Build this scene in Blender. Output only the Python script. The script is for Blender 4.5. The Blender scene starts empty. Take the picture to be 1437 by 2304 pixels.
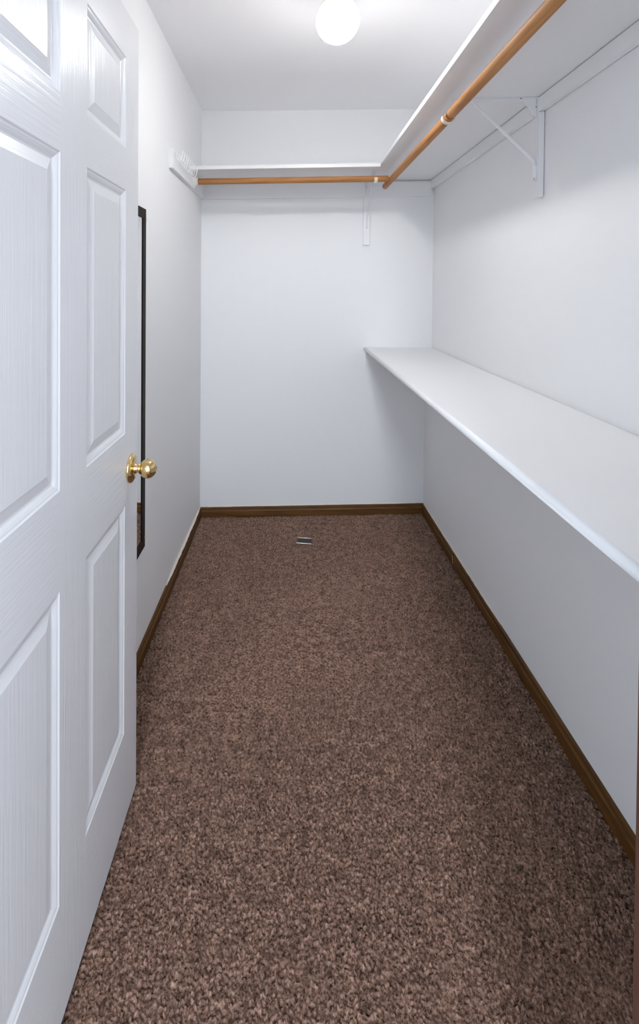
import bpy, bmesh, math, random
import numpy as np
from mathutils import Vector, Matrix

S = bpy.context.scene
COL = S.collection
random.seed(7)

# ------------------------------------------------------------------ camera
CAM = bpy.data.cameras.new('camera')
CAM.sensor_fit = 'AUTO'
CAM.sensor_width = 36.0
CAM.lens = 36.0 * 1092.92 / 2304.0
CAM.shift_x = (718.5 - 602.54) / 2304.0
CAM.shift_y = (663.15 - 1152.0) / 2304.0
CAM.clip_start = 0.01
cam = bpy.data.objects.new('camera', CAM)
COL.objects.link(cam)
Rw = ((0.99883316, 0.04774572, 0.00725736),
      (-0.00789339, 0.01314612, 0.99988243),
      (-0.04764470, 0.99877301, -0.01350766))          # rows: right, up, forward
m = Matrix.Identity(4)
for i in range(3):
    m[i][0] = Rw[0][i]
    m[i][1] = Rw[1][i]
    m[i][2] = -Rw[2][i]
m[2][3] = 1.3722
cam.matrix_world = m
S.camera = cam

# ------------------------------------------------------------------ light and exposure
GLOBE_POWER = 148.0       # emission strength of the glass globe
SKY = 3.0                # dim daylight in the bedroom outside the doorway
DOOR_FILL = 205.0           # unseen fill light added behind the camera, cut off above the door head
W = bpy.data.worlds.new('world')
S.world = W
W.use_nodes = True
bg = W.node_tree.nodes['Background']
bg.inputs['Color'].default_value = (0.74, 0.865, 1.0, 1)
bg.inputs['Strength'].default_value = SKY
fill = bpy.data.lights.new('doorway_fill', 'POINT')  # added to brighten the lower walls and carpet through the doorway
fill.shadow_soft_size = 0.22
fill.energy = DOOR_FILL
fill.color = (0.85, 0.93, 1.0)
fill_ob = bpy.data.objects.new('doorway_fill', fill)
fill_ob.location = (0.02, -2.0, 2.33)
COL.objects.link(fill_ob)
S.view_settings.view_transform = 'Standard'
S.view_settings.look = 'None'
S.view_settings.exposure = 0.06
S.view_settings.gamma = 1.0
S.view_settings.use_curve_mapping = False
S.cycles.use_denoising = True
S.cycles.max_bounces = 16
S.cycles.diffuse_bounces = 12

# ------------------------------------------------------------------ room dimensions (metres)
XL, XR, YB, YF, ZC = -0.5473, 0.8392, 2.9323, 0.515, 2.44
XD, YE = -0.4094, 1.2804            # door face, free edge of the door
ZL, ZRR, DX, TB = -0.0341, 0.0315, 0.0406, 0.0119
ZS = 2.018                          # underside of the upper shelf
ZSB, DB = 2.0035, 0.381              # underside and depth of the back shelf, a little lower than the side one
ZLO = 1.0236                        # top of the lower shelf

def tt(y): return min(max((y - 1.0) / (YB - 1.0), 0.0), 1.0)
def fz(x, y): return tt(y) * (ZL + (ZRR - ZL) * (x - XL) / (XR - XL))   # the floor is out of level
def lw(y): return XR - DX * tt(y)                                       # right wall below the lower shelf
def tilt(x): return TB * (x - XL - 0.7)                                 # back shelf is out of level

# ------------------------------------------------------------------ materials
def mat(name, col, rough=0.5, metal=0.0, spec=None, coat=None):
    mt = bpy.data.materials.new(name)
    mt.use_nodes = True
    b = mt.node_tree.nodes['Principled BSDF']
    b.inputs['Base Color'].default_value = (*col, 1)
    b.inputs['Roughness'].default_value = rough
    b.inputs['Metallic'].default_value = metal
    if spec is not None: b.inputs['Specular IOR Level'].default_value = spec
    if coat is not None: b.inputs['Coat Weight'].default_value = coat
    return mt, mt.node_tree, b

def noise_bump(nt, b, scale, strength, dist, vec_scale=(1, 1, 1), detail=4, rough=0.6):
    tc = nt.nodes.new('ShaderNodeTexCoord')
    mp = nt.nodes.new('ShaderNodeMapping')
    mp.inputs['Scale'].default_value = vec_scale
    n = nt.nodes.new('ShaderNodeTexNoise')
    n.inputs['Scale'].default_value = scale
    n.inputs['Detail'].default_value = detail
    n.inputs['Roughness'].default_value = rough
    bp = nt.nodes.new('ShaderNodeBump')
    bp.inputs['Strength'].default_value = strength
    bp.inputs['Distance'].default_value = dist
    nt.links.new(tc.outputs['Object'], mp.inputs['Vector'])
    nt.links.new(mp.outputs['Vector'], n.inputs['Vector'])
    nt.links.new(n.outputs['Fac'], bp.inputs['Height'])
    nt.links.new(bp.outputs['Normal'], b.inputs['Normal'])
    return mp, n

def ramp(nt, stops):
    r = nt.nodes.new('ShaderNodeValToRGB')
    e = r.color_ramp.elements
    while len(e) < len(stops): e.new(0.5)
    for k, (p, c) in enumerate(stops):
        e[k].position = p
        e[k].color = (*c, 1)
    return r

M = {}
M['wall'], nt, b = mat('wall_paint', (0.825, 0.828, 0.838), 0.62, spec=0.3)
noise_bump(nt, b, 90, 0.10, 0.002)
M['ceiling'], nt, b = mat('ceiling_paint', (0.90, 0.90, 0.91), 0.6, spec=0.3)
noise_bump(nt, b, 26, 0.16, 0.004, detail=3)
M['shelf'], nt, b = mat('shelf_paint', (0.815, 0.818, 0.828), 0.42)
noise_bump(nt, b, 60, 0.04, 0.002)
M['metal_paint'], nt, b = mat('bracket_paint', (0.80, 0.81, 0.825), 0.4)
for key, vs in (('door_v', (60, 60, 1.6)), ('door_h', (60, 1.6, 60))):
    M[key], nt, b = mat('door_paint_' + key[-1], (0.705, 0.707, 0.727), 0.30, spec=0.36)
    noise_bump(nt, b, 2.4, 0.32, 0.0022, vs, detail=4)
M['cream'], _, _ = mat('cream_plastic', (0.78, 0.72, 0.62), 0.4)
M['white_plastic'], _, _ = mat('white_plastic', (0.82, 0.81, 0.79), 0.4)
M['white_wire'], _, _ = mat('white_coated_wire', (0.82, 0.82, 0.83), 0.35)
M['caulk'], nt, b = mat('caulk', (0.78, 0.70, 0.60), 0.6)
noise_bump(nt, b, 80, 0.3, 0.003)
M['brass'], _, _ = mat('polished_brass', (0.83, 0.62, 0.30), 0.13, 1.0)
M['steel'], _, _ = mat('bright_steel', (0.92, 0.88, 0.83), 0.3, 0.7)
M['dull_steel'], _, _ = mat('dull_steel', (0.05, 0.042, 0.034), 0.4, 0.5)
M['screw'], _, _ = mat('screw_grey', (0.18, 0.18, 0.19), 0.4, 0.7)
M['straw'], _, _ = mat('pale_splinter', (0.62, 0.42, 0.24), 0.6)
M['mirror'], _, _ = mat('mirror_silver', (0.86, 0.86, 0.85), 0.015, 1.0)

def wood(name, c_dark, c_mid, c_light, axis, rough, grain=26, coat=0.0, spec=0.5):
    mt, nt, b = mat(name, c_mid, rough, spec=spec, coat=coat)
    tc = nt.nodes.new('ShaderNodeTexCoord')
    mp = nt.nodes.new('ShaderNodeMapping')
    sc = [grain, grain, grain]
    sc[axis] = grain * 0.06
    mp.inputs['Scale'].default_value = sc
    n = nt.nodes.new('ShaderNodeTexNoise')
    n.inputs['Scale'].default_value = 2.2
    n.inputs['Detail'].default_value = 6
    n.inputs['Roughness'].default_value = 0.65
    n.inputs['Distortion'].default_value = 0.6
    r = ramp(nt, [(0.28, c_dark), (0.5, c_mid), (0.72, c_light)])
    nt.links.new(tc.outputs['Object'], mp.inputs['Vector'])
    nt.links.new(mp.outputs['Vector'], n.inputs['Vector'])
    nt.links.new(n.outputs['Fac'], r.inputs['Fac'])
    nt.links.new(r.outputs['Color'], b.inputs['Base Color'])
    bp = nt.nodes.new('ShaderNodeBump')
    bp.inputs['Strength'].default_value = 0.12
    bp.inputs['Distance'].default_value = 0.001
    nt.links.new(n.outputs['Fac'], bp.inputs['Height'])
    nt.links.new(bp.outputs['Normal'], b.inputs['Normal'])
    return mt
RODC = ((0.28, 0.12, 0.038), (0.42, 0.19, 0.066), (0.52, 0.26, 0.105))
M['rod_x'] = wood('dowel_wood_across', *RODC, 0, 0.6, spec=0.25)
M['rod_y'] = wood('dowel_wood_along', *RODC, 1, 0.6, spec=0.25)
BBC = ((0.045, 0.018, 0.004), (0.105, 0.044, 0.009), (0.15, 0.068, 0.015))
M['bb_x'] = wood('baseboard_wood_across', *BBC, 0, 0.5, spec=0.3)
M['bb_y'] = wood('baseboard_wood_along', *BBC, 1, 0.5, spec=0.3)
M['jamb'] = wood('jamb_wood', (0.05, 0.02, 0.013), (0.082, 0.033, 0.022), (0.11, 0.047, 0.033), 2, 0.45)
M['frame'] = wood('mirror_frame_wood', (0.007, 0.004, 0.003), (0.013, 0.007, 0.005), (0.022, 0.011, 0.009), 2, 0.6, spec=0.2)

# carpet: heathered brown yarn
M['carpet'], nt, b = mat('brown_carpet', (0.2, 0.13, 0.1), 1.0, spec=0.0)
b.inputs['Sheen Weight'].default_value = 1.0
b.inputs['Sheen Roughness'].default_value = 0.32
b.inputs['Sheen Tint'].default_value = (0.80, 0.55, 0.42, 1)
tc = nt.nodes.new('ShaderNodeTexCoord')
n1 = nt.nodes.new('ShaderNodeTexNoise'); n1.inputs['Scale'].default_value = 130; n1.inputs['Detail'].default_value = 3; n1.inputs['Roughness'].default_value = 0.7
n2 = nt.nodes.new('ShaderNodeTexNoise'); n2.inputs['Scale'].default_value = 36; n2.inputs['Detail'].default_value = 3
r1 = ramp(nt, [(0.34, (0.040, 0.021, 0.014)), (0.48, (0.170, 0.101, 0.074)), (0.68, (0.345, 0.23, 0.18))])
mx = nt.nodes.new('ShaderNodeMix'); mx.data_type = 'RGBA'; mx.blend_type = 'MULTIPLY'; mx.inputs['Factor'].default_value = 1.0
r2 = ramp(nt, [(0.34, (0.80, 0.79, 0.80)), (0.66, (1.36, 1.34, 1.33))])
nt.links.new(tc.outputs['Object'], n1.inputs['Vector']); nt.links.new(tc.outputs['Object'], n2.inputs['Vector'])
nt.links.new(n1.outputs['Fac'], r1.inputs['Fac']); nt.links.new(n2.outputs['Fac'], r2.inputs['Fac'])
nt.links.new(r1.outputs['Color'], mx.inputs['A']); nt.links.new(r2.outputs['Color'], mx.inputs['B'])
nt.links.new(mx.outputs['Result'], b.inputs['Base Color'])
n3 = nt.nodes.new('ShaderNodeTexNoise'); n3.inputs['Scale'].default_value = 420; n3.inputs['Detail'].default_value = 2
bp = nt.nodes.new('ShaderNodeBump'); bp.inputs['Strength'].default_value = 0.6; bp.inputs['Distance'].default_value = 0.002
nt.links.new(tc.outputs['Object'], n3.inputs['Vector']); nt.links.new(n3.outputs['Fac'], bp.inputs['Height']); nt.links.new(bp.outputs['Normal'], b.inputs['Normal'])

# glowing globe
M['globe'], nt, b = mat('lit_opal_glass', (0.9, 0.9, 0.9), 0.3)
b.inputs['Emission Color'].default_value = (1.0, 0.985, 0.965, 1)
# glow shaped by height: dim top spares the ceiling, bright bottom lights lower walls
tc = nt.nodes.new('ShaderNodeTexCoord'); sx = nt.nodes.new('ShaderNodeSeparateXYZ'); mr = nt.nodes.new('ShaderNodeMapRange')
nt.links.new(tc.outputs['Generated'], sx.inputs['Vector']); nt.links.new(sx.outputs['Z'], mr.inputs['Value'])
mr.inputs['From Min'].default_value = 0.02; mr.inputs['From Max'].default_value = 0.57
mr.inputs['To Min'].default_value = GLOBE_POWER; mr.inputs['To Max'].default_value = GLOBE_POWER * 0.02
nt.links.new(mr.outputs['Result'], b.inputs['Emission Strength'])

# ------------------------------------------------------------------ helpers
def tag(o, label=None, cat=None, group=None, kind=None):
    if label: o['label'] = label
    if cat: o['category'] = cat
    if group: o['group'] = group
    if kind: o['kind'] = kind
    return o

def empty(name, loc=(0, 0, 0)):
    o = bpy.data.objects.new(name, None)
    o.empty_display_size = 0.05
    o.location = loc
    COL.objects.link(o)
    return o

def link(name, bm, mats, parent=None, smooth=False, origin=None, bevel=0.0):
    if bevel:
        bmesh.ops.bevel(bm, geom=[e for e in bm.edges if e.calc_face_angle(0) > 0.6], offset=bevel, segments=2, profile=0.6, affect='EDGES', clamp_overlap=True)
    bmesh.ops.recalc_face_normals(bm, faces=bm.faces)
    if origin is not None:
        bmesh.ops.translate(bm, verts=bm.verts, vec=-Vector(origin))
    me = bpy.data.meshes.new(name)
    bm.to_mesh(me)
    bm.free()
    for mt in (mats if isinstance(mats, (list, tuple)) else [mats]): me.materials.append(M[mt])
    if smooth:
        for p in me.polygons: p.use_smooth = True
    o = bpy.data.objects.new(name, me)
    COL.objects.link(o)
    if origin is not None: o.location = origin
    if parent is not None:
        o.parent = parent
        if origin is None: o.location = (0, 0, 0)
        o.matrix_parent_inverse = Matrix.Translation(-parent.location)
    return o

def box(bm, x0, x1, y0, y1, z0, z1):
    vs = [bm.verts.new(p) for p in ((x0, y0, z0), (x1, y0, z0), (x1, y1, z0), (x0, y1, z0), (x0, y0, z1), (x1, y0, z1), (x1, y1, z1), (x0, y1, z1))]
    for f in ((0, 3, 2, 1), (4, 5, 6, 7), (0, 1, 5, 4), (1, 2, 6, 5), (2, 3, 7, 6), (3, 0, 4, 7)):
        bm.faces.new([vs[i] for i in f])
    return vs

def hexa(bm, pts):
    vs = [bm.verts.new(p) for p in pts]
    for f in ((0, 3, 2, 1), (4, 5, 6, 7), (0, 1, 5, 4), (1, 2, 6, 5), (2, 3, 7, 6), (3, 0, 4, 7)):
        bm.faces.new([vs[i] for i in f])

def tube(bm, pts, r, seg=12, caps=True, radii=None, flat=1.0):
    pts = [Vector(p) for p in pts]
    rings = []
    up = None
    for i, p in enumerate(pts):
        d = (pts[min(i + 1, len(pts) - 1)] - pts[max(i - 1, 0)]).normalized()
        if up is None:
            up = Vector((0, 0, 1)) if abs(d.z) < 0.9 else Vector((0, 1, 0))
        u = d.cross(up).normalized()
        v = u.cross(d).normalized()
        up = v
        rr = radii[i] if radii else r
        rings.append([bm.verts.new(p + (u * math.cos(a) + v * math.sin(a) * flat) * rr) for a in (2 * math.pi * k / seg for k in range(seg))])
    for a, b_ in zip(rings, rings[1:]):
        for k in range(seg):
            bm.faces.new((a[k], a[(k + 1) % seg], b_[(k + 1) % seg], b_[k]))
    if caps:
        bm.faces.new(rings[0][::-1]); bm.faces.new(rings[-1])

def lathe(bm, prof, origin, axis='z', seg=40):
    o = Vector(origin)
    rings = []
    for r, h in prof:
        ring = []
        for k in range(seg):
            a = 2 * math.pi * k / seg
            c, s = r * math.cos(a), r * math.sin(a)
            p = {'z': (c, s, h), 'x': (h, c, s), 'y': (c, h, s)}[axis]
            ring.append(bm.verts.new(o + Vector(p)))
        rings.append(ring)
    for a, b_ in zip(rings, rings[1:]):
        for k in range(seg):
            bm.faces.new((a[k], a[(k + 1) % seg], b_[(k + 1) % seg], b_[k]))
    bm.faces.new(rings[0][::-1]); bm.faces.new(rings[-1])

# ------------------------------------------------------------------ room shell
T = 0.10
bm = bmesh.new(); box(bm, XL - T, XL, YF, YB + T, -0.06, ZC)
tag(link('wall_left', bm, 'wall'), kind='structure')
bm = bmesh.new(); box(bm, XL, XR, YB, YB + T, -0.06, ZC)
tag(link('wall_back', bm, 'wall'), kind='structure')
bm = bmesh.new()
box(bm, XR, XR + T, YF, YB + T, ZLO - 0.012, ZC)
ys = [YF, 1.0, YB]
for y0, y1 in zip(ys, ys[1:]):
    hexa(bm, [(lw(y0), y0, -0.06), (XR + T, y0, -0.06), (XR + T, y1, -0.06), (lw(y1), y1, -0.06),
              (lw(y0), y0, ZLO - 0.0125), (XR + T, y0, ZLO - 0.0125), (XR + T, y1, ZLO - 0.0125), (lw(y1), y1, ZLO - 0.0125)])
tag(link('wall_right', bm, 'wall'), kind='structure')
bm = bmesh.new(); box(bm, XL - T, XR + T, YF - 0.115, YB + T, ZC, ZC + 0.08); box(bm, -2.0, 2.3, -2.8, YF - 0.115, ZC, ZC + 0.08)
tag(link('ceiling', bm, 'ceiling'), kind='structure')
OX0, OX1, OZ = -0.414, 0.362, 2.062      # door opening
bm = bmesh.new()
box(bm, -2.0, OX0 - 0.02, YF - 0.115, YF, -0.06, ZC)
box(bm, OX1 + 0.02, 2.3, YF - 0.115, YF, -0.06, ZC)
box(bm, OX0 - 0.02, OX1 + 0.02, YF - 0.115, YF, OZ + 0.02, ZC)
tag(link('wall_front', bm, 'wall'), kind='structure')
bm = bmesh.new()
box(bm, -2.0, 2.3, -2.8, 0.4, -0.06, -0.004); box(bm, XL - T, XR + T, 0.4, 1.0, -0.06, -0.004)
hexa(bm, [(XL - T, 1.0, -0.08), (XR + T, 1.0, -0.08), (XR + T, YB + T, -0.08), (XL - T, YB + T, -0.08),
          (XL - T, 1.0, -0.010), (XR + T, 1.0, -0.010), (XR + T, YB + T, fz(XR, YB) - 0.010), (XL - T, YB + T, fz(XL, YB) - 0.010)])
tag(link('floor', bm, 'carpet'), kind='structure')

# door frame: jambs, head and casing of stained wood
t1 = tag(empty('trim_1', (OX1, YF, 0)), kind='structure')
for x0, x1 in ((OX0 - 0.0195, OX0), (OX1, OX1 + 0.0195)):
    bm = bmesh.new(); box(bm, x0, x1, YF - 0.115, YF, -0.004, OZ)
    link('jamb', bm, 'jamb', t1, bevel=0.002)
bm = bmesh.new(); box(bm, OX0 - 0.0195, OX1 + 0.0195, YF - 0.115, YF, OZ + 0.0005, OZ + 0.0195)
link('head_jamb', bm, 'jamb', t1, bevel=0.002)
bm = bmesh.new(); box(bm, OX1 + 0.009, OX1 + 0.066, YF, YF + 0.012, 0.0, OZ + 0.06)
link('casing', bm, 'jamb', t1, bevel=0.004)
bm = bmesh.new(); box(bm, OX1 + 0.006, OX1 + 0.063, YF - 0.127, YF - 0.115, -0.004, OZ + 0.06)
link('casing', bm, 'jamb', t1, bevel=0.004)

# ------------------------------------------------------------------ carpet pile (height field of tufts)
def carpet():
    STEP = 0.0024
    y0, y1 = 0.80, YB - 0.003
    nx = int((XR - XL) / STEP) + 1
    ny = int((y1 - y0) / STEP) + 1
    rng = np.random.default_rng(11)
    fy = np.fft.fftfreq(ny, STEP)[:, None]
    fx = np.fft.rfftfreq(nx, STEP)[None, :]
    fr = np.sqrt(fx * fx + fy * fy)
    def band(wl, width=0.45):
        a = np.fft.rfft2(rng.standard_normal((ny, nx)))
        a *= np.exp(-((fr - 1 / wl) ** 2) / (2 * (width / wl) ** 2))
        g = np.fft.irfft2(a, s=(ny, nx))
        return g / g.std()
    def low(wl):
        a = np.fft.rfft2(rng.standard_normal((ny, nx)))
        a *= np.exp(-(fr * wl) ** 2)
        g = np.fft.irfft2(a, s=(ny, nx))
        return (g - g.mean()) / g.std()
    tuft = band(0.013) * 0.55 + band(0.0075) * 0.75 + band(0.026) * 0.35
    hole = 1 / (1 + np.exp((band(0.012, 0.6) + 1.05) / 0.16))
    h = np.tanh(tuft * 0.9) * 0.0042 - hole * 0.013 + low(0.16) * 0.0013 + 0.002
    x = XL + (XR - XL) * np.arange(nx) / (nx - 1)
    y = y0 + (y1 - y0) * np.arange(ny) / (ny - 1)
    X, Y = np.meshgrid(x, y)
    # dents left by something heavy: two shallow ridges across the pile
    for yc, xa, xb, amp, sg in ((2.055, -0.22, 0.28, 0.009, 0.014), (2.842, -0.25, 0.36, 0.007, 0.016)):
        w = 1 / (1 + np.exp(-(X - xa) / 0.02)) * 1 / (1 + np.exp((X - xb) / 0.02))
        d = (Y - yc) / sg
        h += amp * w * (-d) * np.exp(-d * d) * 1.6
    t = np.clip((Y - 1.0) / (YB - 1.0), 0, 1)
    Z = h + t * (ZL + (ZRR - ZL) * (X - XL) / (XR - XL)) - 0.001
    right = XR - DX * t - 0.001
    X = XL + 0.001 + (X - XL) * (right - XL - 0.001) / (XR - XL)
    X = X + rng.standard_normal(X.shape) * STEP * 0.18
    Y = Y + rng.standard_normal(Y.shape) * STEP * 0.18
    co = np.stack([X, Y, Z], -1).reshape(-1, 3).astype(np.float32)
    i = np.arange(nx * ny).reshape(ny, nx)
    q = np.stack([i[:-1, :-1], i[:-1, 1:], i[1:, 1:], i[1:, :-1]], -1).reshape(-1, 4).astype(np.int32)
    me = bpy.data.meshes.new('carpet')
    me.vertices.add(len(co)); me.vertices.foreach_set('co', co.ravel())
    me.loops.add(q.size); me.loops.foreach_set('vertex_index', q.ravel())
    me.polygons.add(len(q))
    me.polygons.foreach_set('loop_start', np.arange(0, q.size, 4, dtype=np.int32))
    me.update(calc_edges=True)
    me.materials.append(M['carpet'])
    me.polygons.foreach_set('use_smooth', np.ones(len(q), dtype=bool))
    o = bpy.data.objects.new('carpet', me)
    COL.objects.link(o)
    return o
tag(carpet(), 'brown heathered cut-pile carpet covering the closet floor', 'carpet', kind='stuff')

# ------------------------------------------------------------------ baseboards
HB, TBB = 0.0636, 0.012
def board_y(bm, xw, sgn, y0, y1, h=HB, t=TBB, z0=-0.003, rough_top=0.0):
    """a moulded board along Y against the wall function xw(y); sgn is the direction into the room"""
    n = max(2, int((y1 - y0) / 0.05))
    prof = ((0, z0), (t, z0), (t, h * 0.62), (t * 0.72, h * 0.70), (t * 0.62, h * 0.92), (t * 0.3, h), (0, h))
    rings = []
    for k in range(n + 1):
        y = y0 + (y1 - y0) * k / n
        x = xw(y)
        rings.append([bm.verts.new((x + sgn * a, y, fz(x, y) + c)) for a, c in prof])
    for a, b_ in zip(rings, rings[1:]):
        for k in range(len(prof)):
            kk = (k + 1) % len(prof)
            bm.faces.new((a[k], a[kk], b_[kk], b_[k]))
    bm.faces.new(rings[0]); bm.faces.new(rings[-1][::-1])

def bead_y(bm, xw, sgn, y0, y1, r, h=HB):
    n = max(2, int((y1 - y0) / 0.02))
    pts, rad = [], []
    for k in range(n + 1):
        y = y0 + (y1 - y0) * k / n
        x = xw(y)
        pts.append((x + sgn * r * 0.5, y, fz(x, y) + h + r * 0.5))
        rad.append(r * (0.75 + 0.5 * random.random()) * min(1.0, 0.25 + 6 * (k / n), 0.25 + 6 * (1 - k / n)))
    tube(bm, pts, r, 8, radii=rad)

bl = tag(empty('baseboard_left', (XL, 1.7, 0)), kind='structure')
bm = bmesh.new(); board_y(bm, lambda y: XL, 1, 0.53, YB - TBB)
link('board', bm, 'bb_y', bl)
bm = bmesh.new(); bead_y(bm, lambda y: XL, 1, 2.12, YB - 0.012, 0.0078)
link('caulk_bead', bm, 'caulk', bl, smooth=True)

br = tag(empty('baseboard_right', (XR, 1.7, 0)), kind='structure')
bm = bmesh.new(); board_y(bm, lw, -1, 0.53, 2.392)
link('board', bm, 'bb_y', br)
bm = bmesh.new(); board_y(bm, lambda y: lw(y) - 0.0015, -1, 2.396, YB - TBB)
link('board', bm, 'bb_y', br)
bm = bmesh.new(); bead_y(bm, lw, -1, 1.9, YB - 0.015, 0.0032)
link('caulk_bead', bm, 'caulk', br, smooth=True)

bb = tag(empty('baseboard_back', (0.15, YB, 0)), kind='structure')
bm = bmesh.new()
prof = ((0, -0.003), (TBB, -0.003), (TBB, HB * 0.62), (TBB * 0.72, HB * 0.70), (TBB * 0.62, HB * 0.92), (TBB * 0.3, HB), (0, HB))
rings = []
for k in range(13):
    x = XL + (lw(YB) - XL) * k / 12
    rings.append([bm.verts.new((x, YB - a, fz(x, YB) + c)) for a, c in prof])
for a, b_ in zip(rings, rings[1:]):
    for k in range(len(prof)):
        kk = (k + 1) % len(prof)
        bm.faces.new((a[k], a[kk], b_[kk], b_[k]))
bm.faces.new(rings[0]); bm.faces.new(rings[-1][::-1])
link('board', bm, 'bb_x', bb)
bm = bmesh.new()
pts = [(XL + (lw(YB) - XL) * k / 60, YB - 0.001, fz(XL + (lw(YB) - XL) * k / 60, YB) + HB + 0.001) for k in range(2, 59)]
tube(bm, pts, 0.0022, 6, radii=[0.0022 * (0.5 + random.random()) for _ in pts])
link('caulk_bead', bm, 'caulk', bb, smooth=True)

# ------------------------------------------------------------------ six-panel door
D_Z0, D_Z1 = 0.0244, 2.0535
D_T = 0.035
YH = YE - 0.762
door = tag(empty('door_1', (XD, YH, D_Z0)), 'white six-panel door standing open along the left wall', 'door', kind='structure')
cols = [(YE - 0.3244, YE - 0.0960), (YE - 0.6660, YE - 0.4365)]     # near edge ... far edge of each panel column
rows = [(0.2513, 0.8265), (1.0075, 1.6118), (1.7149, 1.9373)]
def rect(bm, x, y0, y1, z0, z1, mi=0):
    f = bm.faces.new([bm.verts.new(p) for p in ((x, y0, z0), (x, y1, z0), (x, y1, z1), (x, y0, z1))])
    f.material_index = mi
    return f
bm = bmesh.new()
ya = [YH, cols[1][0], cols[1][1], cols[0][0], cols[0][1], YE]
for i in (0, 2, 4): rect(bm, XD, ya[i], ya[i + 1], D_Z0, D_Z1, 0)
zz = [D_Z0] + [z for r_ in rows for z in r_] + [D_Z1]
for (ca, cb) in cols:
    for i in (0, 2, 4, 6): rect(bm, XD, ca, cb, zz[i], zz[i + 1], 1)
def ring(bm, ca, cb, za, zb, o0, d0, o1, d1):
    A = [(XD - d0, ca + o0, za + o0), (XD - d0, cb - o0, za + o0), (XD - d0, cb - o0, zb - o0), (XD - d0, ca + o0, zb - o0)]
    B = [(XD - d1, ca + o1, za + o1), (XD - d1, cb - o1, za + o1), (XD - d1, cb - o1, zb - o1), (XD - d1, ca + o1, zb - o1)]
    for k in range(4):
        kk = (k + 1) % 4
        f = bm.faces.new([bm.verts.new(p) for p in (A[k], A[kk], B[kk], B[k])])
        f.material_index = 1 if k in (0, 2) else 0
STICK = [(0, 0), (0.0030, 0.0022), (0.0060, 0.0028), (0.0105, 0.0048), (0.0155, 0.0078), (0.0190, 0.0084)]
for (ca, cb) in cols:
    for (za, zb) in rows:
        for (o0, d0), (o1, d1) in zip(STICK, STICK[1:]): ring(bm, ca, cb, za, zb, o0, d0, o1, d1)
# back and edges
xb = XD - D_T
rect(bm, xb, YH, YE, D_Z0, D_Z1)
for pts in (((XD, YE, D_Z0), (xb, YE, D_Z0), (xb, YE, D_Z1), (XD, YE, D_Z1)), ((XD, YH, D_Z0), (xb, YH, D_Z0), (xb, YH, D_Z1), (XD, YH, D_Z1)),
            ((XD, YH, D_Z0), (xb, YH, D_Z0), (xb, YE, D_Z0), (XD, YE, D_Z0)), ((XD, YH, D_Z1), (xb, YH, D_Z1), (xb, YE, D_Z1), (XD, YE, D_Z1))):
    bm.faces.new([bm.verts.new(p) for p in pts])
bmesh.ops.remove_doubles(bm, verts=bm.verts, dist=0.00005)
link('door_leaf', bm, ['door_v', 'door_h'], door)
for (ca, cb) in cols:
    for (za, zb) in rows:
        bm = bmesh.new()
        for (o0, d0), (o1, d1) in zip([(0.0190, 0.0084), (0.0400, 0.0030)], [(0.0400, 0.0030), (0.0420, 0.0024)]): ring(bm, ca, cb, za, zb, o0, d0, o1, d1)
        rect(bm, XD - 0.0024, ca + 0.042, cb - 0.042, za + 0.042, zb - 0.042, 0)
        bmesh.ops.remove_doubles(bm, verts=bm.verts, dist=0.00005)
        link('raised_panel', bm, ['door_v', 'door_h'], door)
KY, KZ = 1.2285, 0.9055
bm = bmesh.new()
lathe(bm, [(0.0005, 0.0), (0.0365, 0.0), (0.0365, 0.003), (0.0345, 0.0065), (0.028, 0.0095), (0.020, 0.0115), (0.0005, 0.012)], (XD, KY, KZ), 'x')
rose = link('door_knob', bm, 'brass', door, smooth=True, origin=(XD, KY, KZ))
bm = bmesh.new()
pr = [(0.0005, 0.010), (0.0150, 0.010), (0.0125, 0.014), (0.0105, 0.018), (0.0105, 0.022), (0.0140, 0.0255)]
for k in range(13):
    a = math.radians(-62 + (62 + 78) * k / 12)
    pr.append((0.0242 * math.cos(a), 0.0450 + 0.0225 * math.sin(a)))
pr += [(0.0048, 0.0667), (0.0042, 0.0658), (0.0005, 0.0655)]
lathe(bm, pr, (XD, KY, KZ), 'x')
kb = link('knob_ball', bm, 'brass', None, smooth=True, origin=(XD, KY, KZ))
kb.parent = rose; kb.location = (0, 0, 0)
bm = bmesh.new()
lathe(bm, [(0.0004, 0.0), (0.0026, 0.0), (0.0026, 0.0012), (0.0004, 0.0014)], (0, 0, 0), 'x', 12)
kp = link('lock_pin', bm, 'screw', None, smooth=True)
kp.parent = rose; kp.location = (0.0655, 0, 0)

# ------------------------------------------------------------------ framed mirror on the left wall
my0, my1, mz0, mz1, mx = 1.400, 1.766, 0.4125, 1.6579, XL
mir = tag(empty('wall_mirror', (mx, (my0 + my1) / 2, mz0)), 'tall narrow mirror in a black-brown frame on the left wall behind the door', 'mirror')
FW, FT = 0.036, 0.013
for y0, y1 in ((my0, my0 + FW), (my1 - FW, my1)):
    bm = bmesh.new()
    box(bm, mx, mx + FT, y0, y1, mz0 + FW + 0.0004, mz1 - FW - 0.0004)
    link('frame_stile', bm, 'frame', mir, bevel=0.0025)
for z0, z1 in ((mz0, mz0 + FW), (mz1 - FW, mz1)):
    bm = bmesh.new()
    box(bm, mx, mx + FT, my0, my1, z0, z1)
    link('frame_rail', bm, 'frame', mir, bevel=0.0025)
bm = bmesh.new(); box(bm, mx + 0.001, mx + 0.0105, my0 + FW, my1 - FW, mz0 + FW, mz1 - FW)
link('mirror_glass', bm, 'mirror', mir)
for z in (mz1 - FW, mz0 + FW):
    bm = bmesh.new(); box(bm, mx, mx + 0.0155, my1 - 0.004, my1 + 0.004, z - 0.005, z + 0.005)
    link('mirror_clip', bm, 'cream', mir, bevel=0.001)

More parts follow.
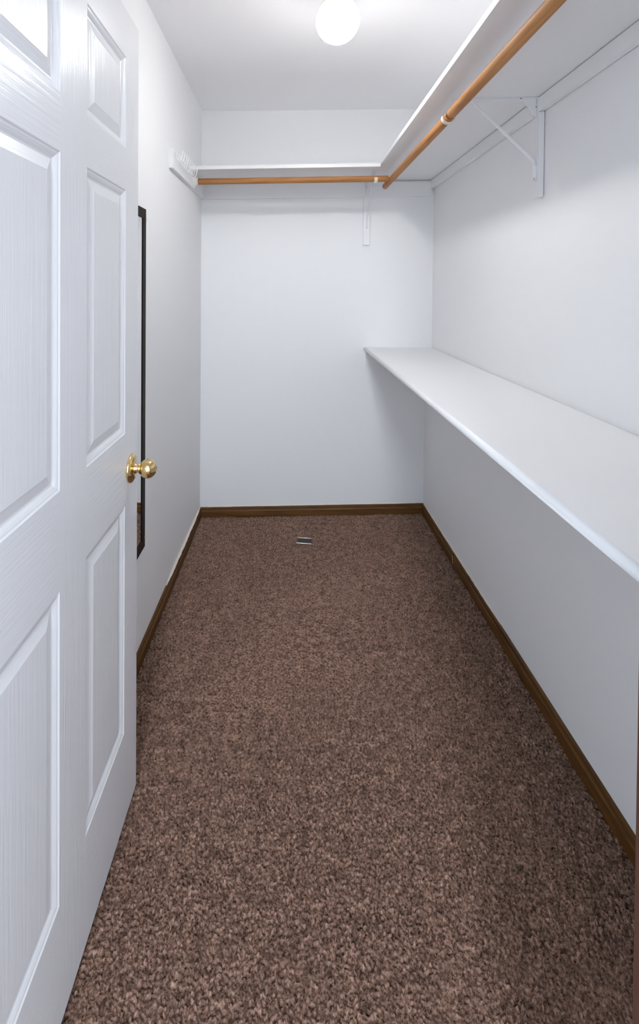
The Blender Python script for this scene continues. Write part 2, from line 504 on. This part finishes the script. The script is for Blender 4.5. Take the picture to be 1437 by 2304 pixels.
# ------------------------------------------------------------------ ceiling globe lamp
GX, GY, GZ, GR = 0.1550, 1.72, 2.3085, 0.0757
lamp = tag(empty('ceiling_lamp', (GX, GY, ZC)), 'round white glowing globe lamp with a brass holder on the ceiling', 'lamp')
bm = bmesh.new()
prof = [(GR * math.cos(a), GZ - ZC + GR * math.sin(a)) for a in (math.radians(-89.5 + (89.5 + 58) * k / 28) for k in range(29))]
lathe(bm, prof, (GX, GY, ZC), 'z', 48)
link('globe_shade', bm, 'globe', lamp, smooth=True)
bm = bmesh.new()
lathe(bm, [(0.0005, -0.054), (0.0440, -0.054), (0.0470, -0.064), (0.0500, -0.064), (0.0500, -0.044), (0.0540, -0.032), (0.0640, -0.016), (0.0660, 0.0), (0.0005, 0.0)], (GX, GY, ZC), 'z', 48)
link('brass_holder', bm, 'brass', lamp, smooth=True)

# ------------------------------------------------------------------ upper shelves
TS = 0.0185
shr = tag(empty('closet_shelf', (XR, 1.7, ZS)), 'long white upper shelf running along the right wall above the wooden rod', 'shelf')
bm = bmesh.new(); box(bm, XR - 0.3808, XR - 0.0022, YF, YB, ZS, ZS + TS)
link('board', bm, 'shelf', shr, bevel=0.0025)
bm = bmesh.new(); box(bm, XR - 0.0195, XR - 0.0028, YF, YB - 0.0195, ZS - 0.0496, ZS - 0.0030)
link('cleat', bm, 'shelf', shr, bevel=0.0015)

shb = tag(empty('closet_shelf', (0, YB, ZS)), 'short white upper shelf across the back wall under the lamp', 'shelf')
xa, xb_ = XL + 0.001, XR - 0.3815
bm = bmesh.new()
hexa(bm, [(x, y, ZSB + tilt(x) + dz) for dz in (0, TS) for x, y in ((xa, YB - DB), (xb_, YB - DB), (xb_, YB), (xa, YB))])
link('board', bm, 'shelf', shb, bevel=0.0025)
bm = bmesh.new()
xa, xb_ = XL + 0.0005, XR - 0.0005
hexa(bm, [(xa, YB - 0.019, ZS - 0.104 + tilt(xa)), (xb_ - 0.017, YB - 0.019, ZS - 0.1035 + tilt(xb_)), (xb_ - 0.017, YB, ZS - 0.1035 + tilt(xb_)), (xa, YB, ZS - 0.104 + tilt(xa)),
          (xa, YB - 0.019, ZSB - 0.0012 + tilt(xa)), (xb_ - 0.017, YB - 0.019, ZSB - 0.0012 + tilt(xb_)), (xb_ - 0.017, YB, ZSB - 0.0012 + tilt(xb_)), (xa, YB, ZSB - 0.0012 + tilt(xa))])
link('cleat', bm, 'shelf', shb, bevel=0.0015)

# ------------------------------------------------------------------ lower shelf with a rounded nose
shl = tag(empty('low_shelf', (XR, 1.7, ZLO)), 'long white low shelf with a rounded front edge along the right wall', 'shelf')
bm = bmesh.new()
TL = 0.021
prof = [(XR - 0.0055, ZLO), (XR - 0.0055, ZLO - TL)]
for k in range(9):
    a = math.radians(-90 - 180 * k / 8)
    prof.append((XR - 0.4034 + TL / 2 + math.cos(a) * TL / 2, ZLO - TL / 2 + math.sin(a) * TL / 2))
r0 = [bm.verts.new((x, YF, z)) for x, z in prof]
r1 = [bm.verts.new((x, YB - 0.0008, z)) for x, z in prof]
for k in range(len(prof)):
    kk = (k + 1) % len(prof)
    f = bm.faces.new((r0[k], r0[kk], r1[kk], r1[k]))
    f.smooth = 2 <= k <= 9
bm.faces.new(r0); bm.faces.new(r1[::-1])
link('board', bm, 'shelf', shl)
bm = bmesh.new(); box(bm, 0.4486, XR - DX - 0.001, YB - 0.019, YB, 0.9165, ZLO - TL - 0.0004)
link('cleat', bm, 'shelf', shl, bevel=0.0015)

# ------------------------------------------------------------------ hanging rods
RR = 0.0162
def rod(name, mname, p0, p1, label):
    bm = bmesh.new()
    p0, p1 = Vector(p0), Vector(p1)
    d = (p1 - p0).normalized()
    L = (p1 - p0).length
    st = [(0, 0.86), (0.0025, 1.0)] + [(L * k / 8, 1.0) for k in range(1, 8)] + [(L - 0.0025, 1.0), (L, 0.86)]
    tube(bm, [p0 + d * s for s, _ in st], RR, 28, radii=[RR * k for _, k in st])
    o = link(name, bm, mname, None, smooth=True, origin=tuple((p0 + p1) / 2))
    for p in o.data.polygons:
        if len(p.vertices) > 4: p.use_smooth = False
    return tag(o, label, 'closet rod')
RX, RZ, RY = 0.5274, 1.9549, 2.6203
rod('hanging_rod', 'rod_y', (RX, YF + 0.001, RZ + 0.0012), (RX, 1.648, RZ + 0.0012), 'near wooden rod under the right shelf, ending at the white bracket hook')
rod('hanging_rod', 'rod_y', (RX, 1.664, RZ), (RX, 2.7914, RZ), 'far wooden rod from the bracket hook to past the back rod')
rod('hanging_rod', 'rod_x', (XL + 0.034, RY, RZ + tilt(XL + 0.034)), (RX - RR + 0.0008, RY, RZ + tilt(RX)), 'short wooden rod across the back wall between left strip and right rod')

# ------------------------------------------------------------------ shelf-and-rod brackets
# local frame: x = out from the wall (0 at the face of the cleat), y = across, z = 0 at the shelf underside
def strip_bm():
    bm = bmesh.new(); box(bm, -0.0165, 0.0, -0.0195, 0.0195, -0.283, 0.0)
    bmesh.ops.bevel(bm, geom=bm.edges[:], offset=0.0012, segments=1, affect='EDGES')
    return bm
def bracket(loc, rotz, strip_top, reach, label, drop):
    root = empty('shelf_bracket', loc)
    root.rotation_euler = (0, 0, rotz)
    tag(root, label, 'bracket', 'white shelf and rod brackets')
    def part(name, bm, mt, smooth=False, par=None, loc=(0, 0, 0)):
        bmesh.ops.recalc_face_normals(bm, faces=bm.faces)
        me = bpy.data.meshes.new(name); bm.to_mesh(me); bm.free()
        me.materials.append(M[mt])
        if smooth:
            for p in me.polygons: p.use_smooth = True
        o = bpy.data.objects.new(name, me); COL.objects.link(o)
        o.parent = par or root; o.location = loc
        return o
    part('wood_backing', strip_bm(), 'shelf', loc=(0, 0, strip_top))
    # wall leg: a folded channel
    bm = bmesh.new()
    box(bm, 0.0002, 0.0022, -0.011, 0.011, -0.225, -0.0002)
    part('wall_leg', bm, 'metal_paint')
    bm = bmesh.new()
    box(bm, 0.0024, reach - 0.012, -0.011, 0.011, -0.0024, -0.0004)
    box(bm, 0.0024, reach - 0.035, -0.0015, 0.0015, -0.013, -0.0024)
    hexa(bm, [(0.0024, -0.0014, -0.062), (0.006, -0.0014, -0.062), (0.006, 0.0014, -0.062), (0.0024, 0.0014, -0.062),
              (0.0024, -0.0014, -0.0131), (0.042, -0.0014, -0.0131), (0.042, 0.0014, -0.0131), (0.0024, 0.0014, -0.0131)])
    part('shelf_arm', bm, 'metal_paint')
    # diagonal brace with the flat tab at its foot
    bm = bmesh.new()
    top = (reach - 0.070, 0, -0.004)
    foot = (0.0085, 0, -0.210)
    tube(bm, [(0.0042, 0, -0.277), (0.0042, 0, -0.262), (0.0042, 0, -0.228), foot, (foot[0] + 0.02, 0, foot[2] + 0.0205), top, (reach - 0.058, 0, -0.0035)], 0.0075, 10,
         radii=[0.0050, 0.0075, 0.0070, 0.0066, 0.0066, 0.0062, 0.005], flat=0.42)
    part('brace', bm, 'metal_paint', True)
    # rod hook: neck and open saddle
    bm = bmesh.new()
    ri = RR + 0.0012
    N = 18
    prev = None
    for k in range(N + 1):
        a = math.radians(168 + (360 + 22 - 168) * k / N)
        ro = ri + 0.0042
        q = []
        for yy in (-0.0085, 0.0085):
            for r_ in (ri, ro):
                q.append(bm.verts.new((reach + r_ * math.cos(a) * -1, yy, drop + r_ * math.sin(a))))
        if prev:
            for i0, i1 in ((0, 1), (1, 3), (3, 2), (2, 0)):
                bm.faces.new((prev[i0], prev[i1], q[i1], q[i0]))
        else:
            bm.faces.new((q[0], q[1], q[3], q[2]))
        prev = q
    bm.faces.new((prev[0], prev[2], prev[3], prev[1]))
    part('rod_hook', bm, 'cream', False)
    bm = bmesh.new()
    tube(bm, [(reach - 0.060, 0, -0.005), (reach - 0.040, 0, -0.009), (reach - ri - 0.0035, 0, drop + 0.022), (reach - ri - 0.0034, 0, drop + 0.004)], 0.006, 10, flat=0.5)
    part('hook_neck', bm, 'metal_paint', True)
    for x, z, ax in ((0.0023, -0.030, 'x'), (0.0093 - 0.003, -0.270, 'x')):
        bm = bmesh.new()
        lathe(bm, [(0.0004, 0), (0.0034, 0), (0.0028, 0.0016), (0.0004, 0.0020)], (x, 0, z), ax, 14)
        part('screw', bm, 'screw', True)
    bm = bmesh.new()
    lathe(bm, [(0.0004, -0.0040), (0.0030, -0.0038), (0.0034, -0.0026), (0.0004, -0.0025)], (0.055, 0.006, 0), 'z', 14)
    part('screw', bm, 'screw', True)
    return root
bracket((XR - 0.019, 1.6640 + 0.0195, ZS), math.pi, -0.0510, XR - 0.019 - RX, 'white metal bracket with diagonal brace on the right wall, holding the near and far rods', RZ - ZS)
bracket((0.4440, YB - 0.019, ZSB + 0.0030), -math.pi / 2, -0.0905, YB - 0.019 - RY, 'white metal bracket with diagonal brace on the back wall, holding the short back rod', RZ + tilt(0.444) - ZSB - 0.0030)

# ------------------------------------------------------------------ board with wire hooks on the left wall
hs = tag(empty('hook_board', (XL, 2.5, 1.95)), 'white board with a row of wire hooks on the left wall below the back shelf', 'hook rack')
bm = bmesh.new()
y0, y1 = 2.1447, YB - 0.0195
hexa(bm, [(XL, y0, 1.9050), (XL + 0.0185, y0, 1.9050), (XL + 0.0185, y1, 1.9100), (XL, y1, 1.9100),
          (XL, y0, 1.9920), (XL + 0.0185, y0, 1.9920), (XL + 0.0185, y1, 1.9940), (XL, y1, 1.9940)])
link('board', bm, 'shelf', hs, bevel=0.0015)
bm = bmesh.new(); box(bm, XL + 0.0185, XL + 0.0205, 2.168, 2.535, 1.976, 1.990)
link('rail', bm, 'white_wire', hs, bevel=0.0006)
for k in range(9):
    y = 2.184 + 0.0415 * k
    x0 = XL + 0.0205
    bm = bmesh.new()
    pts = [(x0 - 0.0005, y, 1.986), (x0 + 0.003, y, 1.982), (x0 + 0.0045, y, 1.968)]
    for j in range(9):
        a = math.radians(180 + 160 * j / 8)
        pts.append((x0 + 0.0160 + 0.0115 * math.cos(a), y, 1.958 + 0.0115 * math.sin(a)))
    pts += [(x0 + 0.0300, y, 1.970), (x0 + 0.0335, y, 1.984), (x0 + 0.0345, y, 1.992)]
    tube(bm, pts, 0.0024, 8)
    link('wire_hook', bm, 'white_wire', hs, smooth=True)
# cup that carries the left end of the back rod
cup = tag(empty('rod_socket', (XL + 0.0185, RY, RZ + tilt(XL + 0.03))), 'small white plastic rod socket on the left end of the back rod', 'rod socket')
bm = bmesh.new()
lathe(bm, [(0.0005, 0.0), (0.0290, 0.0), (0.0290, 0.0030), (0.0205, 0.0055), (0.0195, 0.0155), (0.0005, 0.0155)], tuple(cup.location), 'x', 28)
link('flange', bm, 'white_plastic', cup)
bm = bmesh.new()
lathe(bm, [(0.0180, 0.0156), (0.0192, 0.0156), (0.0192, 0.0215), (0.0168, 0.0215)], tuple(cup.location), 'x', 28)
link('collar', bm, 'cream', cup)

# ------------------------------------------------------------------ small things on the carpet
cz = fz(0.085, 2.62) + 0.004
clip = tag(empty('metal_clip', (0.085, 2.617, cz)), 'small shiny metal clip of two bright bars lying on the brown carpet', 'clip')
bm = bmesh.new(); tube(bm, [(0.048, 2.648, cz + 0.0075), (0.127, 2.641, cz + 0.0075)], 0.0024, 10)
link('back_bar', bm, 'steel', clip, smooth=True)
bm = bmesh.new()
pts = [(0.040, 2.596, cz + 0.005), (0.044, 2.5957, cz + 0.005), (0.046, 2.5955, cz + 0.005), (0.110, 2.5895, cz + 0.005), (0.112, 2.5893, cz + 0.005), (0.118, 2.5885, cz + 0.005)]
tube(bm, pts, 0.003, 10, radii=[0.0034, 0.0034, 0.0024, 0.0024, 0.0034, 0.0034])
link('front_bar', bm, 'steel', clip, smooth=True)
bm = bmesh.new()
hexa(bm, [(0.044, 2.601, cz - 0.001), (0.116, 2.594, cz - 0.001), (0.125, 2.638, cz + 0.002), (0.048, 2.645, cz + 0.002),
          (0.044, 2.601, cz + 0.0015), (0.116, 2.594, cz + 0.0015), (0.125, 2.638, cz + 0.0045), (0.048, 2.645, cz + 0.0045)])
link('plate', bm, 'dull_steel', clip)
z = fz(0.78, 2.68) + 0.0085
bm = bmesh.new(); tube(bm, [(0.760, 2.690, z), (0.776, 2.685, z + 0.0012), (0.796, 2.681, z + 0.0003)], 0.0012, 6)
tag(link('splinter', bm, 'straw', smooth=True, origin=(0.778, 2.685, z)), 'thin pale wood splinter lying on the carpet near the right baseboard', 'splinter')
xw = lw(2.394) - TBB - 0.0013
bm = bmesh.new(); tube(bm, [(xw, 2.392, fz(xw, 2.394) + 0.012), (xw, 2.394, fz(xw, 2.394) + 0.03), (xw, 2.396, fz(xw, 2.394) + 0.052)], 0.0013, 6)
tag(link('splinter', bm, 'straw', smooth=True, origin=(xw, 2.394, fz(xw, 2.394) + 0.03)), 'pale upright sliver at the joint of the right baseboard', 'splinter')
